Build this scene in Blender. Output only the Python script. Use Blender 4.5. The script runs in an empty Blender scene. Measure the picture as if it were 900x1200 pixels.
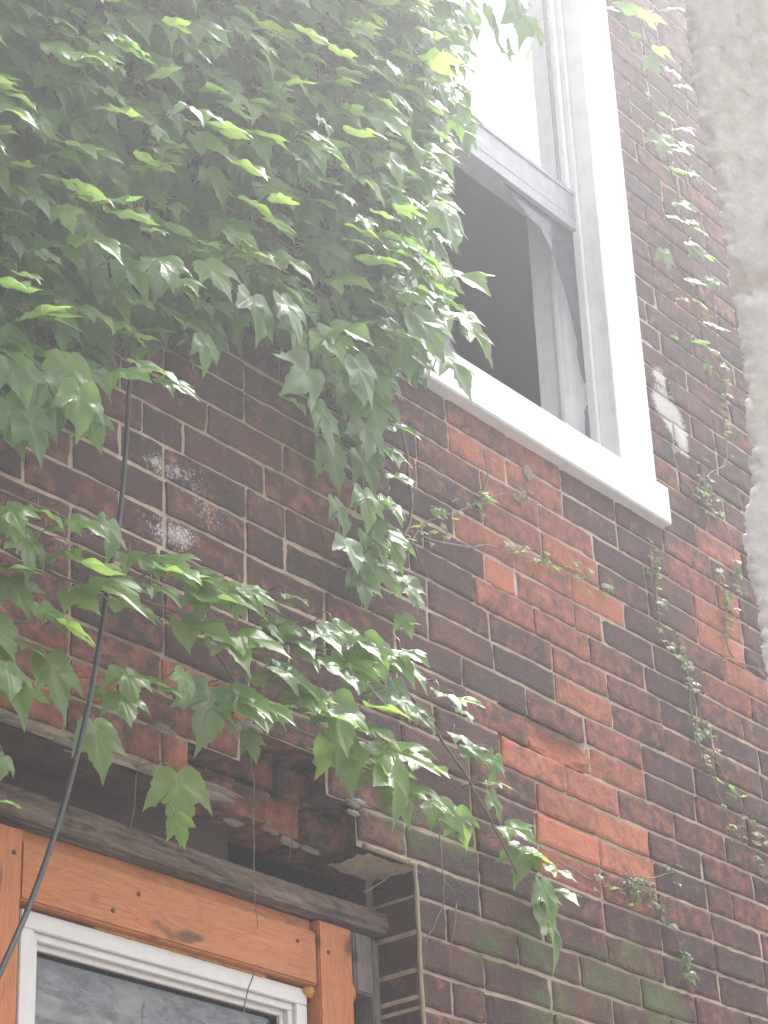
import bpy, math, random
import numpy as np
from mathutils import Vector, Matrix, noise

# ---------------------------------------------------------------- camera, world, sun, exposure
SC = bpy.context.scene
COL = SC.collection
CAM_R = Vector((0.639573, -0.767354, -0.045980))
CAM_U = Vector((-0.340816, -0.336659, 0.877784))
CAM_F = Vector((0.689051, 0.545736, 0.476844))
cam_d = bpy.data.cameras.new('camera')
cam = bpy.data.objects.new('camera', cam_d); COL.objects.link(cam)
m = Matrix((CAM_R, CAM_U, -CAM_F)).transposed().to_4x4()
m.translation = Vector((0, -2.430219, 1.6))
cam.matrix_world = m
cam_d.sensor_fit = 'VERTICAL'; cam_d.sensor_height = 24.0
cam_d.lens = 24.0 * 2564.11 / 1200.0
cam_d.clip_start = 0.05; cam_d.clip_end = 500
SC.camera = cam

W = bpy.data.worlds.new('World'); SC.world = W; W.use_nodes = True
nt = W.node_tree; nt.nodes.clear()
sky = nt.nodes.new('ShaderNodeTexSky'); sky.sky_type = 'NISHITA'; sky.sun_disc = False
SUN_EL, SUN_AZ = math.radians(64), math.radians(87)
sky.sun_elevation = SUN_EL; sky.sun_rotation = SUN_AZ
sky.dust_density = 4.0; sky.air_density = 1.0
hs = nt.nodes.new('ShaderNodeHueSaturation'); hs.inputs['Saturation'].default_value = 0.22
bg = nt.nodes.new('ShaderNodeBackground'); bg.inputs['Strength'].default_value = 0.15
wo = nt.nodes.new('ShaderNodeOutputWorld')
nt.links.new(sky.outputs[0], hs.inputs['Color']); nt.links.new(hs.outputs[0], bg.inputs['Color'])
nt.links.new(bg.outputs[0], wo.inputs['Surface'])
sd = bpy.data.lights.new('sun', 'SUN'); sd.energy = 4.1; sd.angle = math.radians(14); sd.color = (1, .97, .93)
sun = bpy.data.objects.new('sun', sd); COL.objects.link(sun)
sdir = Vector((math.sin(SUN_AZ) * math.cos(SUN_EL), math.cos(SUN_AZ) * math.cos(SUN_EL), math.sin(SUN_EL)))
sun.rotation_euler = sdir.to_track_quat('Z', 'Y').to_euler(); sun.location = (-3, 6, 12)
SC.view_settings.view_transform = 'Standard'; SC.view_settings.look = 'None'
SC.view_settings.gamma = 1.0; SC.view_settings.exposure = 1.9
SC.render.resolution_x = 768; SC.render.resolution_y = 1024

GLARE_HAZE = 0.0185
random.seed(7); rng = np.random.default_rng(7)
CAMR = [[0.639573,-0.767354,-0.04598],[-0.340816,-0.336659,0.877784],[0.689051,0.545736,0.476844]]
RED = [[3.573,4.029,0.14,0.099,1.0],[3.411,3.857,0.09,0.063,0.6],[3.481,3.799,0.15,0.106,0.7],[3.661,3.953,0.125,0.088,0.6],[3.822,3.904,0.143,0.101,0.9],[3.839,3.8,0.126,0.089,1.0],[3.782,3.651,0.139,0.098,0.8],[3.532,3.702,0.12,0.084,0.9],[3.528,3.322,0.121,0.085,1.3],[3.758,3.498,0.121,0.085,0.6],[3.768,3.36,0.12,0.084,0.8],[3.722,3.269,0.147,0.104,1.0],[3.555,3.187,0.128,0.09,0.9],[3.735,3.157,0.146,0.103,1.0],[3.604,3.107,0.114,0.08,0.8],[3.888,3.195,0.09,0.063,0.6],[4.475,4.169,0.106,0.075,0.8],[4.357,4.005,0.138,0.097,0.8],[4.415,3.906,0.138,0.097,0.7],[4.455,3.733,0.136,0.096,0.7],[3.383,4.016,0.076,0.053,0.6],[2.858,3.718,0.108,0.076,0.35],[2.779,3.611,0.079,0.056,0.3],[2.394,3.008,0.115,0.081,0.9],[2.185,2.977,0.132,0.093,0.6],[2.177,3.217,0.136,0.096,0.4],[2.455,3.119,0.141,0.1,0.6],[4.276,3.29,0.128,0.09,0.4],[4.325,3.177,0.127,0.09,0.4],[4.425,4.911,0.112,0.079,0.5],[4.474,5.372,0.156,0.11,0.3],[4.257,4.283,0.105,0.074,0.5],[3.941,3.993,0.085,0.06,-0.6],[4.035,3.914,0.164,0.115,-0.7],[4.043,3.759,0.129,0.091,-0.6],[3.266,3.444,0.168,0.118,-0.6],[3.208,3.737,0.143,0.101,-0.7],[3.217,2.944,0.211,0.148,-0.5],[3.267,3.185,0.136,0.096,-0.4],[2.679,3.482,0.154,0.108,-0.2],[3.131,3.829,0.143,0.101,-0.5]]
MOSS = [[3.707,2.883,0.107,0.076],[3.894,2.875,0.093,0.065],[3.526,2.77,0.109,0.076],[3.255,3.066,0.081,0.057],[3.473,2.906,0.082,0.058],[3.97,2.843,0.088,0.062],[3.071,3.062,0.104,0.073],[3.315,2.864,0.08,0.056],[3.832,2.973,0.058,0.041]]
PAINT = [[4.244,4.583,0.043,0.03],[4.245,4.506,0.06,0.042],[4.282,4.471,0.064,0.045],[4.306,4.43,0.046,0.033],[4.326,4.387,0.025,0.017]]
EFF = [[2.487,3.577,0.07,0.049],[2.411,3.564,0.049,0.035],[2.565,3.519,0.071,0.05],[2.422,3.438,0.078,0.055],[2.487,3.445,0.054,0.038],[2.202,3.322,0.069,0.049]]
CURT = [[1.413,4.68],[3.534,6.548],[3.36,5.202],[3.328,5.022],[3.297,4.825],[3.24,4.669],[3.212,4.511],[3.175,4.376],[3.182,4.289],[3.157,4.189],[3.091,4.093],[2.998,3.987],[2.936,3.878],[2.91,3.887],[2.804,3.859],[2.729,3.864],[2.632,3.907],[2.537,3.909],[2.443,3.836],[2.387,3.763],[2.311,3.736],[2.228,3.679],[2.15,3.566],[2.085,3.487],[2.004,3.42],[1.884,3.338],[1.568,3.15]]
STR = [[2.679,3.909],[2.972,4.046],[3.051,3.999],[3.028,3.787],[3.052,3.679],[3.023,3.497],[2.928,3.445],[2.827,3.428],[2.799,3.581],[2.731,3.702]]
BR = [[1.924,-0.19,3.206,0.071,-99],[1.992,-0.144,3.19,0.079,-99],[1.984,-0.137,3.116,0.065,-99],[2.046,-0.141,3.242,0.06,-99],[2.081,-0.134,3.212,0.074,-99],[2.018,-0.162,3.253,0.053,-99],[2.083,-0.179,3.253,0.067,-99],[2.155,-0.162,3.268,0.062,-99],[2.054,-0.186,3.058,0.065,-99],[2.023,-0.172,3.074,0.058,-99],[1.976,-0.144,3.147,0.065,-99],[2.093,-0.19,3.181,0.087,-99],[2.137,-0.172,3.166,0.094,-99],[2.221,-0.144,3.167,0.076,-99],[2.09,-0.165,3.129,0.066,-99],[2.058,-0.148,2.986,0.093,12],[1.979,-0.151,2.94,0.076,-99],[1.94,-0.176,2.947,0.063,-99],[2.243,-0.141,3.261,0.077,60],[2.266,-0.186,3.245,0.084,60],[2.394,-0.141,3.276,0.079,60],[2.21,-0.148,3.034,0.067,-99],[2.277,-0.137,3.052,0.062,60],[2.195,-0.155,2.984,0.06,-99],[2.145,-0.151,2.906,0.081,10],[2.383,-0.141,3.185,0.092,-99],[2.391,-0.172,3.232,0.086,-99],[2.474,-0.144,3.279,0.081,60],[2.467,-0.19,3.26,0.065,-99],[2.57,-0.137,3.298,0.06,-99],[2.425,-0.169,3.15,0.078,60],[2.469,-0.186,3.174,0.086,58],[2.594,-0.134,3.258,0.075,-99],[2.387,-0.155,3.035,0.1,15],[2.458,-0.165,3.068,0.092,-99],[2.492,-0.172,3.061,0.085,-99],[2.565,-0.137,3.158,0.081,-99],[2.572,-0.179,3.146,0.087,-99],[2.619,-0.151,3.236,0.082,60],[2.655,-0.179,3.246,0.067,-99],[2.732,-0.155,3.289,0.061,-99],[2.612,-0.172,3.113,0.081,-99],[2.669,-0.19,3.093,0.106,20],[2.633,-0.186,3.188,0.089,-99],[2.744,-0.162,3.232,0.091,60],[2.796,-0.179,3.259,0.085,-99],[2.866,-0.172,3.276,0.078,-99],[2.815,-0.141,3.219,0.077,-99],[2.799,-0.19,3.149,0.068,-99],[2.772,-0.19,3.1,0.075,-99],[2.952,-0.134,3.291,0.08,-99],[2.909,-0.144,3.222,0.071,-99],[2.71,-0.162,3.042,0.092,12],[2.811,-0.155,3.057,0.083,-99],[2.88,-0.169,3.088,0.092,60],[2.937,-0.172,3.087,0.077,60],[2.824,-0.19,3.01,0.09,15],[2.911,-0.179,3.028,0.084,-99],[3.002,-0.155,3.018,0.07,-99],[3.028,-0.172,2.996,0.062,-99],[3.024,-0.165,3.25,0.064,60],[3.082,-0.162,3.261,0.049,-99],[2.321,-0.151,2.87,0.089,15],[2.296,-0.176,2.8,0.045,5],[2.5,-0.144,3.01,0.045,5],[1.951,-0.162,2.813,0.037,-99],[1.94,-0.183,2.746,0.042,-99],[1.912,-0.137,3.192,0.078,-99],[1.905,-0.134,3.075,0.077,-99],[1.926,-0.134,2.998,0.076,-99],[1.824,-0.169,3.104,0.075,-99],[1.855,-0.137,3.029,0.075,-99],[1.954,-0.137,3.034,0.07,-99],[2.01,-0.151,3.02,0.058,-99],[2.296,-0.137,3.227,0.063,-99],[2.31,-0.172,3.05,0.055,-99]]
TAIL = [[3.187,-0.068,3.246,0.05,60],[3.22,-0.072,3.222,0.058,50],[3.269,-0.086,3.205,0.059,-99],[3.332,-0.047,3.192,0.059,-99],[3.293,-0.061,3.138,0.05,-99],[3.339,-0.075,3.089,0.067,60],[3.361,-0.068,3.039,0.08,12],[3.383,-0.1,3.036,0.059,-99],[3.5,-0.058,3.048,0.06,60],[3.427,-0.072,2.975,0.071,15],[3.504,-0.051,3.006,0.068,-99],[3.443,-0.065,2.914,0.11,18]]
WINL = [[3.127,-0.195,4.244,0.13,58],[3.161,-0.198,4.108,0.093,25],[3.044,-0.216,3.976,0.118,20],[2.97,-0.212,4.025,0.096,20],[3.074,-0.184,4.162,0.107,55],[3.135,-0.181,4.146,0.083,40],[2.703,-0.219,3.895,0.089,60],[2.893,-0.205,4.516,0.1,45],[3.071,-0.191,4.535,0.092,45],[3.046,-0.23,4.321,0.099,10],[2.986,-0.212,4.212,0.106,40],[2.921,-0.184,4.005,0.086,60],[2.015,-0.205,3.485,0.079,8],[2.024,-0.226,3.429,0.076,10],[1.965,-0.191,3.452,0.078,10],[1.924,-0.188,3.451,0.074,15],[1.928,-0.177,3.379,0.08,8],[2.012,-0.181,3.43,0.068,8],[2.086,-0.191,3.425,0.05,5],[1.96,-0.191,3.364,0.067,8],[2.133,-0.219,3.539,0.084,60],[2.21,-0.202,3.588,0.072,55],[2.232,-0.23,3.558,0.069,60],[2.54,-0.223,3.853,0.079,20],[2.482,-0.191,3.84,0.094,15],[2.327,-0.209,3.677,0.053,5],[1.908,-0.177,4.005,0.065,60],[2.032,-0.23,4.139,0.074,60],[2.134,-0.219,4.223,0.069,60],[2.508,-0.177,4.265,0.091,40],[2.607,-0.191,3.759,0.095,8],[2.77,-0.202,3.828,0.09,10]]
WINT = [[3.789,0.02,5.498,0.099,8],[3.853,0.02,5.489,0.064,12],[3.766,0.02,5.541,0.072,12]]
STRL = [[2.864,-0.071,3.908,0.119,10],[2.953,-0.067,3.99,0.104,10],[2.748,-0.12,3.748,0.114,8],[2.925,-0.106,3.859,0.102,12],[3.036,-0.071,3.882,0.087,-99],[2.807,-0.088,3.7,0.108,8],[2.933,-0.071,3.75,0.101,10],[3.008,-0.078,3.807,0.086,-99],[2.826,-0.088,3.595,0.081,15],[2.883,-0.106,3.63,0.091,15],[2.972,-0.088,3.671,0.076,-99],[3.036,-0.074,3.761,0.069,-99],[2.812,-0.116,3.497,0.088,25],[2.943,-0.074,3.58,0.083,35],[3.001,-0.071,3.594,0.084,-99],[2.902,-0.071,3.474,0.085,18],[2.956,-0.081,3.517,0.083,-99],[3.043,-0.074,3.517,0.084,30],[3.022,-0.106,3.476,0.058,20],[3.028,-0.071,3.435,0.053,20],[2.695,-0.092,3.785,0.065,-99],[2.88,-0.116,3.777,0.1,12],[2.963,-0.092,3.609,0.075,-99]]
RV = [[4.347,-0.08,5.683,0.068,-99],[4.438,-0.062,5.671,0.064,-99],[4.326,-0.059,5.635,0.073,15],[4.545,-0.027,5.709,0.055,-99],[4.367,-0.055,5.478,0.062,50],[4.423,-0.073,5.455,0.072,-99],[4.31,-0.062,5.351,0.09,15],[4.356,-0.073,5.342,0.071,-99],[4.474,-0.052,5.435,0.053,-99],[4.384,-0.062,5.289,0.062,55],[4.486,-0.059,5.333,0.053,-99],[4.453,-0.024,5.23,0.072,50],[4.324,-0.062,5.097,0.056,-99],[4.438,-0.073,5.11,0.061,50],[4.423,-0.059,5.137,0.047,-99],[4.427,-0.059,5.054,0.065,-99],[4.473,-0.069,5.044,0.056,-99],[4.281,-0.045,4.957,0.059,10],[4.466,-0.024,4.977,0.07,50],[4.477,-0.069,4.961,0.051,-99],[4.382,-0.073,4.842,0.059,-99],[4.285,-0.076,4.807,0.04,-99],[4.469,-0.055,4.824,0.055,50],[4.508,-0.059,4.827,0.042,-99],[4.398,-0.048,4.739,0.05,-99],[4.443,-0.059,4.728,0.046,-99],[4.245,-0.059,4.676,0.031,-99],[4.554,-0.031,4.738,0.037,-99],[4.266,-0.034,5.822,0.098,60],[4.086,-0.055,5.692,0.085,60],[4.325,-0.066,5.803,0.083,-99],[4.533,-0.027,5.994,0.087,-99],[4.463,-0.034,6.043,0.101,-99],[4.293,-0.045,5.94,0.099,-99],[4.64,-0.024,6.15,0.104,-99],[4.251,-0.059,5.697,0.043,-99],[4.432,-0.045,4.676,0.032,-99],[4.247,-0.076,5.47,0.028,-99]]
P_RV = [[[4.383,-0.012,5.873],[4.422,-0.012,5.769],[4.514,-0.012,5.667],[4.419,-0.012,5.456],[4.445,-0.012,5.32],[4.461,-0.012,5.181],[4.486,-0.012,5.05],[4.467,-0.012,4.899],[4.489,-0.012,4.798],[4.558,-0.012,4.72],[4.562,-0.012,4.64]],[[4.369,-0.012,5.896],[4.376,-0.012,5.646],[4.387,-0.012,5.468],[4.502,-0.012,5.382],[4.546,-0.012,5.167],[4.579,-0.012,5.01],[4.562,-0.012,4.832],[4.576,-0.012,4.701]]]
P_CR = {"a":[[[3.131,-0.012,3.664],[3.194,-0.012,3.743],[3.285,-0.012,3.799],[3.381,-0.012,3.861],[3.48,-0.012,3.922],[3.578,-0.012,3.943],[3.645,-0.012,3.96]],[[3.176,-0.012,3.705],[3.308,-0.012,3.73],[3.4,-0.012,3.764],[3.494,-0.012,3.778],[3.624,-0.012,3.805],[3.758,-0.012,3.821],[3.826,-0.012,3.824],[3.877,-0.012,3.82]],[[3.381,-0.012,3.861],[3.427,-0.012,3.943],[3.415,-0.012,4.003]]],"b":[[[4.576,-0.012,4.701],[4.539,-0.012,4.577],[4.516,-0.012,4.435],[4.364,-0.012,4.309],[4.441,-0.012,4.252],[4.489,-0.012,4.17],[4.482,-0.012,4.069],[4.502,-0.012,3.979],[4.536,-0.012,3.895],[4.546,-0.012,3.804]],[[4.245,-0.012,4.353],[4.279,-0.012,4.287],[4.371,-0.012,4.25],[4.449,-0.012,4.23]],[[4.419,-0.012,3.833],[4.391,-0.012,3.882],[4.426,-0.012,4.001],[4.382,-0.012,4.057]],[[4.562,-0.012,3.832],[4.417,-0.012,3.821],[4.292,-0.012,3.792]]],"c":[[[4.078,-0.012,4.005],[4.081,-0.012,3.903],[4.089,-0.012,3.793],[4.165,-0.012,3.728],[4.205,-0.012,3.652],[4.237,-0.012,3.574],[4.285,-0.012,3.501],[4.333,-0.012,3.428],[4.412,-0.012,3.384],[4.478,-0.012,3.336]],[[4.175,-0.012,3.776],[4.179,-0.012,3.689],[4.179,-0.012,3.579],[4.225,-0.012,3.484],[4.28,-0.012,3.392],[4.339,-0.012,3.323],[4.405,-0.012,3.276],[4.453,-0.012,3.235]],[[4.078,-0.012,4.005],[4.075,-0.012,3.946],[4.095,-0.012,3.84]]],"d":[[[3.57,-0.012,3.092],[3.675,-0.012,3.083],[3.77,-0.012,3.087],[3.903,-0.012,3.104],[3.944,-0.012,3.06],[3.991,-0.012,3.041],[4.015,-0.012,2.989],[4.043,-0.012,2.929]],[[3.803,-0.012,3.091],[3.909,-0.012,3.138],[4.019,-0.012,3.18]]]}
P_ST = [[2.543,-0.12,3.237],[2.732,-0.112,3.253],[2.91,-0.104,3.26],[3.02,-0.097,3.253],[3.103,-0.089,3.201],[3.199,-0.081,3.134],[3.27,-0.073,3.076],[3.329,-0.066,3.023],[3.389,-0.058,2.969],[3.453,-0.05,2.942]]
P_BR = [[[1.842,-0.1,3.209],[1.978,-0.1,3.201],[2.122,-0.1,3.193],[2.274,-0.1,3.216],[2.436,-0.1,3.224],[2.608,-0.1,3.233],[2.793,-0.1,3.242],[2.991,-0.1,3.27]],[[1.884,-0.1,3.08],[2.019,-0.1,3.083],[2.16,-0.1,3.176],[2.353,-0.1,3.26]],[[1.904,-0.1,3.293],[2.082,-0.1,3.302],[2.234,-0.1,3.297],[2.436,-0.1,3.289],[2.656,-0.1,3.299],[2.893,-0.1,3.291],[3.073,-0.1,3.313]],[[2.435,-0.1,3.208],[2.498,-0.1,3.148],[2.561,-0.1,3.104],[2.738,-0.1,3.093],[2.903,-0.1,3.09],[3.101,-0.1,3.059]]]
P_CU = [[[3.093,-0.02,3.647],[3.133,-0.02,3.741],[3.132,-0.02,3.862],[3.104,-0.02,3.974],[3.016,-0.02,4.103],[2.888,-0.02,4.255],[2.681,-0.02,4.361],[2.433,-0.02,4.521]],[[3.002,-0.02,3.499],[2.988,-0.02,3.685],[2.947,-0.02,3.865],[2.879,-0.02,4.08],[2.675,-0.02,4.146],[2.434,-0.02,4.122],[2.105,-0.02,4.136]],[[3.46,-0.02,5.328],[3.355,-0.02,4.94],[3.256,-0.02,4.562],[3.146,-0.02,4.319],[3.074,-0.02,4.13]],[[2.224,-0.02,3.591],[2.201,-0.02,3.72],[2.135,-0.02,3.869],[2.01,-0.02,3.987]],[[2.782,-0.02,3.953],[2.669,-0.02,3.94],[2.434,-0.02,3.963],[2.216,-0.02,3.911]]]
P_DRY = [[[2.625,-0.03,3.081],[2.641,-0.015,2.994],[2.657,0.0,2.893],[2.675,0.015,2.809],[2.697,0.03,2.775]],[[2.767,-0.01,3.005],[2.769,0.003,2.969],[2.776,0.017,2.943],[2.781,0.03,2.915]],[[2.662,0.0,2.698],[2.647,0.01,2.653],[2.646,0.02,2.612],[2.635,0.03,2.584]],[[2.984,0.03,2.907],[3.032,0.017,2.939],[3.095,0.003,2.984],[3.073,-0.01,2.979]],[[3.173,-0.012,3.059],[3.172,-0.012,2.999],[3.176,-0.012,2.949],[3.166,-0.012,2.905],[3.114,-0.012,2.836],[3.101,-0.012,2.777]],[[3.212,-0.012,2.924],[3.192,-0.012,2.852],[3.178,-0.012,2.784]],[[3.177,-0.012,2.966],[3.214,-0.012,2.941]],[[2.374,-0.02,3.012],[2.372,-0.003,2.955],[2.385,0.013,2.904],[2.39,0.03,2.872]],[[3.174,-0.012,3.841],[3.138,-0.012,3.746],[3.158,-0.012,3.654],[3.209,-0.012,3.594]],[[3.162,-0.012,3.867],[3.264,-0.012,3.877],[3.299,-0.012,3.875]]]
CABLE = [[2.318,-0.06,3.766],[2.272,-0.08,3.635],[2.248,-0.1,3.533],[2.215,-0.12,3.346],[2.17,-0.14,3.181],[2.129,-0.16,3.026],[2.085,-0.18,2.893],[2.026,-0.2,2.737],[1.957,-0.22,2.589],[1.891,-0.24,2.475],[1.797,-0.26,2.298]]
STUC = [[1.356,-1.731,3.034],[1.392,-1.704,2.952],[1.423,-1.683,2.883],[1.441,-1.675,2.849],[1.46,-1.67,2.814],[1.479,-1.663,2.779],[1.496,-1.655,2.745],[1.513,-1.646,2.71],[1.529,-1.637,2.676],[1.54,-1.632,2.655],[1.561,-1.616,2.607],[1.573,-1.608,2.58],[1.584,-1.602,2.558],[1.586,-1.588,2.539],[1.596,-1.577,2.511],[1.607,-1.572,2.491],[1.619,-1.57,2.47],[1.635,-1.56,2.435],[1.658,-1.546,2.387],[1.698,-1.519,2.298],[1.775,-1.465,2.126]]

# ---------------------------------------------------------------- helpers
def fbm(x, y, z, o=3):
    v = 0; a = 1; s = 0
    for i in range(o):
        v += a * noise.noise((x, y, z)); s += a; a *= .5; x *= 2.1; y *= 2.1; z *= 2.1
    return v / s

class MB:
    def __init__(s): s.v = []; s.f = []; s.m = []; s.c = []; s.uv = []
    def vert(s, p, c=(0, 0, 0, 0), uv=(0, 0)):
        s.v.append(tuple(p)); s.c.append(c); s.uv.append(uv); return len(s.v) - 1
    def face(s, idx, mi=0): s.f.append(tuple(idx)); s.m.append(mi)
    def quad(s, a, b, c, d, mi=0, col=(0, 0, 0, 0)):
        i = [s.vert(p, col) for p in (a, b, c, d)]; s.face(i, mi)
    def box(s, x0, x1, y0, y1, z0, z1, mi=0, col=(0, 0, 0, 0), sh=None, bev=0.0):
        P = []
        b = bev
        if b <= 0:
            pts = [(x, y, z) for z in (z0, z1) for y in (y0, y1) for x in (x0, x1)]
            if sh: pts = [sh(p) for p in pts]
            i = [s.vert(p, col) for p in pts]
            for q in ((0, 2, 3, 1), (4, 5, 7, 6), (0, 1, 5, 4), (2, 6, 7, 3), (0, 4, 6, 2), (1, 3, 7, 5)):
                s.face([i[k] for k in q], mi)
            return
        import bmesh
        bm = bmesh.new(); bmesh.ops.create_cube(bm, size=1)
        for v in bm.verts:
            v.co = ((x0 + x1) / 2 + v.co.x * (x1 - x0), (y0 + y1) / 2 + v.co.y * (y1 - y0), (z0 + z1) / 2 + v.co.z * (z1 - z0))
        bmesh.ops.bevel(bm, geom=bm.edges[:], offset=b, segments=2, affect='EDGES')
        bm.verts.ensure_lookup_table(); base = len(s.v)
        for v in bm.verts: s.vert(sh(v.co) if sh else v.co, col)
        for f in bm.faces: s.face([base + v.index for v in f.verts], mi)
        bm.free()
    def tube(s, pts, rad, n=6, mi=0, col=(0, 0, 0, 0)):
        pts = [Vector(p) for p in pts]; rings = []
        for k, p in enumerate(pts):
            t = (pts[min(k + 1, len(pts) - 1)] - pts[max(k - 1, 0)])
            if t.length < 1e-9: t = Vector((0, 0, 1))
            t.normalize()
            a = t.cross(Vector((0, 1, .01)));
            if a.length < .1: a = t.cross(Vector((1, 0, 0)))
            a.normalize(); b = t.cross(a)
            r = rad[k] if isinstance(rad, (list, tuple)) else rad
            rings.append([s.vert(p + (a * math.cos(2 * math.pi * j / n) + b * math.sin(2 * math.pi * j / n)) * r, col) for j in range(n)])
        for k in range(len(rings) - 1):
            for j in range(n):
                s.face((rings[k][j], rings[k][(j + 1) % n], rings[k + 1][(j + 1) % n], rings[k + 1][j]), mi)
        s.face(rings[0][::-1], mi); s.face(rings[-1], mi)
    def build(s, name, mats, parent=None, smooth=False):
        me = bpy.data.meshes.new(name); me.from_pydata(s.v, [], s.f)
        if not isinstance(mats, (list, tuple)): mats = [mats]
        for mt in mats: me.materials.append(mt)
        me.polygons.foreach_set('material_index', s.m)
        if any(any(c) for c in s.c[:50000:7]) or len(s.c) > 3000:
            at = me.color_attributes.new('data', 'FLOAT_COLOR', 'POINT')
            at.data.foreach_set('color', np.array(s.c, dtype=np.float32).ravel())
        uvl = me.uv_layers.new(name='UVMap')
        li = np.zeros(len(me.loops), dtype=np.int32); me.loops.foreach_get('vertex_index', li)
        uvl.data.foreach_set('uv', np.array(s.uv, dtype=np.float32)[li].ravel())
        if smooth: me.polygons.foreach_set('use_smooth', [True] * len(s.f))
        me.update()
        o = bpy.data.objects.new(name, me); COL.objects.link(o)
        if parent: o.parent = parent
        return o

def tag(o, label=None, cat=None, group=None, kind=None):
    if label: o['label'] = label
    if cat: o['category'] = cat
    if group: o['group'] = group
    if kind: o['kind'] = kind
    return o
def empty(name, loc):
    o = bpy.data.objects.new(name, None); COL.objects.link(o); o.location = loc
    return o
def keep(parent, *kids):
    bpy.context.view_layer.update()
    for k in kids: k.matrix_parent_inverse = parent.matrix_world.inverted()

# spline resample
def smooth_path(pts, step=.02, jit=0.0):
    P = [Vector(p) for p in pts]; out = []
    for i in range(len(P) - 1):
        p0 = P[max(i - 1, 0)]; p1 = P[i]; p2 = P[i + 1]; p3 = P[min(i + 2, len(P) - 1)]
        n = max(2, int((p2 - p1).length / step))
        for k in range(n):
            t = k / n
            q = .5 * ((2 * p1) + (p2 - p0) * t + (2 * p0 - 5 * p1 + 4 * p2 - p3) * t * t + (3 * p1 - p0 - 3 * p2 + p3) * t ** 3)
            if jit: q = q + Vector((noise.noise(q * 30), .3 * noise.noise(q * 30 + Vector((9, 0, 0))), noise.noise(q * 30 + Vector((0, 7, 0))))) * jit
            out.append(q)
    out.append(P[-1]); return out

# ---------------------------------------------------------------- materials
class NT:
    def __init__(s, name):
        s.mat = bpy.data.materials.new(name); s.mat.use_nodes = True
        s.t = s.mat.node_tree; s.t.nodes.clear()
        s.out = s.t.nodes.new('ShaderNodeOutputMaterial')
    def n(s, typ, **kw):
        nd = s.t.nodes.new(typ)
        for k, v in kw.items():
            if k.startswith('i_'):
                nm = k[2:]; nm = int(nm) if nm.isdigit() else nm.replace('_', ' ')
                if hasattr(v, 'is_output'): s.t.links.new(v, nd.inputs[nm])
                else: nd.inputs[nm].default_value = v
            else: setattr(nd, k, v)
        return nd
    def link(s, a, b): s.t.links.new(a, b)
    def math(s, op, a, b=0.0, c=0.0, clamp=False):
        nd = s.n('ShaderNodeMath', operation=op); nd.use_clamp = clamp
        for i, v in enumerate((a, b, c)):
            if hasattr(v, 'is_output'): s.link(v, nd.inputs[i])
            else: nd.inputs[i].default_value = v
        return nd.outputs[0]
    def mix(s, f, a, b, mode='MIX'):
        nd = s.n('ShaderNodeMix', data_type='RGBA', blend_type=mode)
        for sock, v in ((nd.inputs[0], f), (nd.inputs[6], a), (nd.inputs[7], b)):
            if hasattr(v, 'is_output'): s.link(v, sock)
            else: sock.default_value = (*v, 1) if isinstance(v, (tuple, list)) else v
        return nd.outputs[2]
    def noise(s, scale, detail=4, rough=.6, vec=None, dist=0.0):
        nd = s.n('ShaderNodeTexNoise', i_Scale=scale, i_Detail=detail, i_Roughness=rough, i_Distortion=dist)
        if vec is None: vec = s.coord()
        s.link(vec, nd.inputs['Vector']); return nd.outputs[0]
    def coord(s):
        if not hasattr(s, '_c'): s._c = s.n('ShaderNodeNewGeometry').outputs['Position']
        return s._c
    def scaled(s, v):
        nd = s.n('ShaderNodeVectorMath', operation='MULTIPLY'); s.link(s.coord(), nd.inputs[0]); nd.inputs[1].default_value = v
        return nd.outputs[0]
    def ramp(s, f, p0, p1):
        nd = s.n('ShaderNodeMapRange', i_0=f); nd.inputs[1].default_value = p0; nd.inputs[2].default_value = p1
        nd.clamp = True; return nd.outputs[0]
    def bump(s, h, strength=.5, dist=.003, normal=None):
        nd = s.n('ShaderNodeBump', i_Strength=strength, i_Distance=dist); s.link(h, nd.inputs['Height'])
        if normal: s.link(normal, nd.inputs['Normal'])
        return nd.outputs[0]
    def pbr(s, col, rough=.8, normal=None, spec=.5, **kw):
        p = s.n('ShaderNodeBsdfPrincipled')
        for nm, v in (('Base Color', col), ('Roughness', rough), ('Specular IOR Level', spec)):
            if hasattr(v, 'is_output'): s.link(v, p.inputs[nm])
            else: p.inputs[nm].default_value = (*v, 1) if isinstance(v, (tuple, list)) else v
        if normal: s.link(normal, p.inputs['Normal'])
        s.link(p.outputs[0], s.out.inputs[0]); return p

def attr(t, name='data'):
    a = t.n('ShaderNodeAttribute', attribute_name=name); sp = t.n('ShaderNodeSeparateColor'); t.link(a.outputs['Color'], sp.inputs[0])
    return sp.outputs[0], sp.outputs[1], sp.outputs[2], a.outputs['Alpha']

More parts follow.
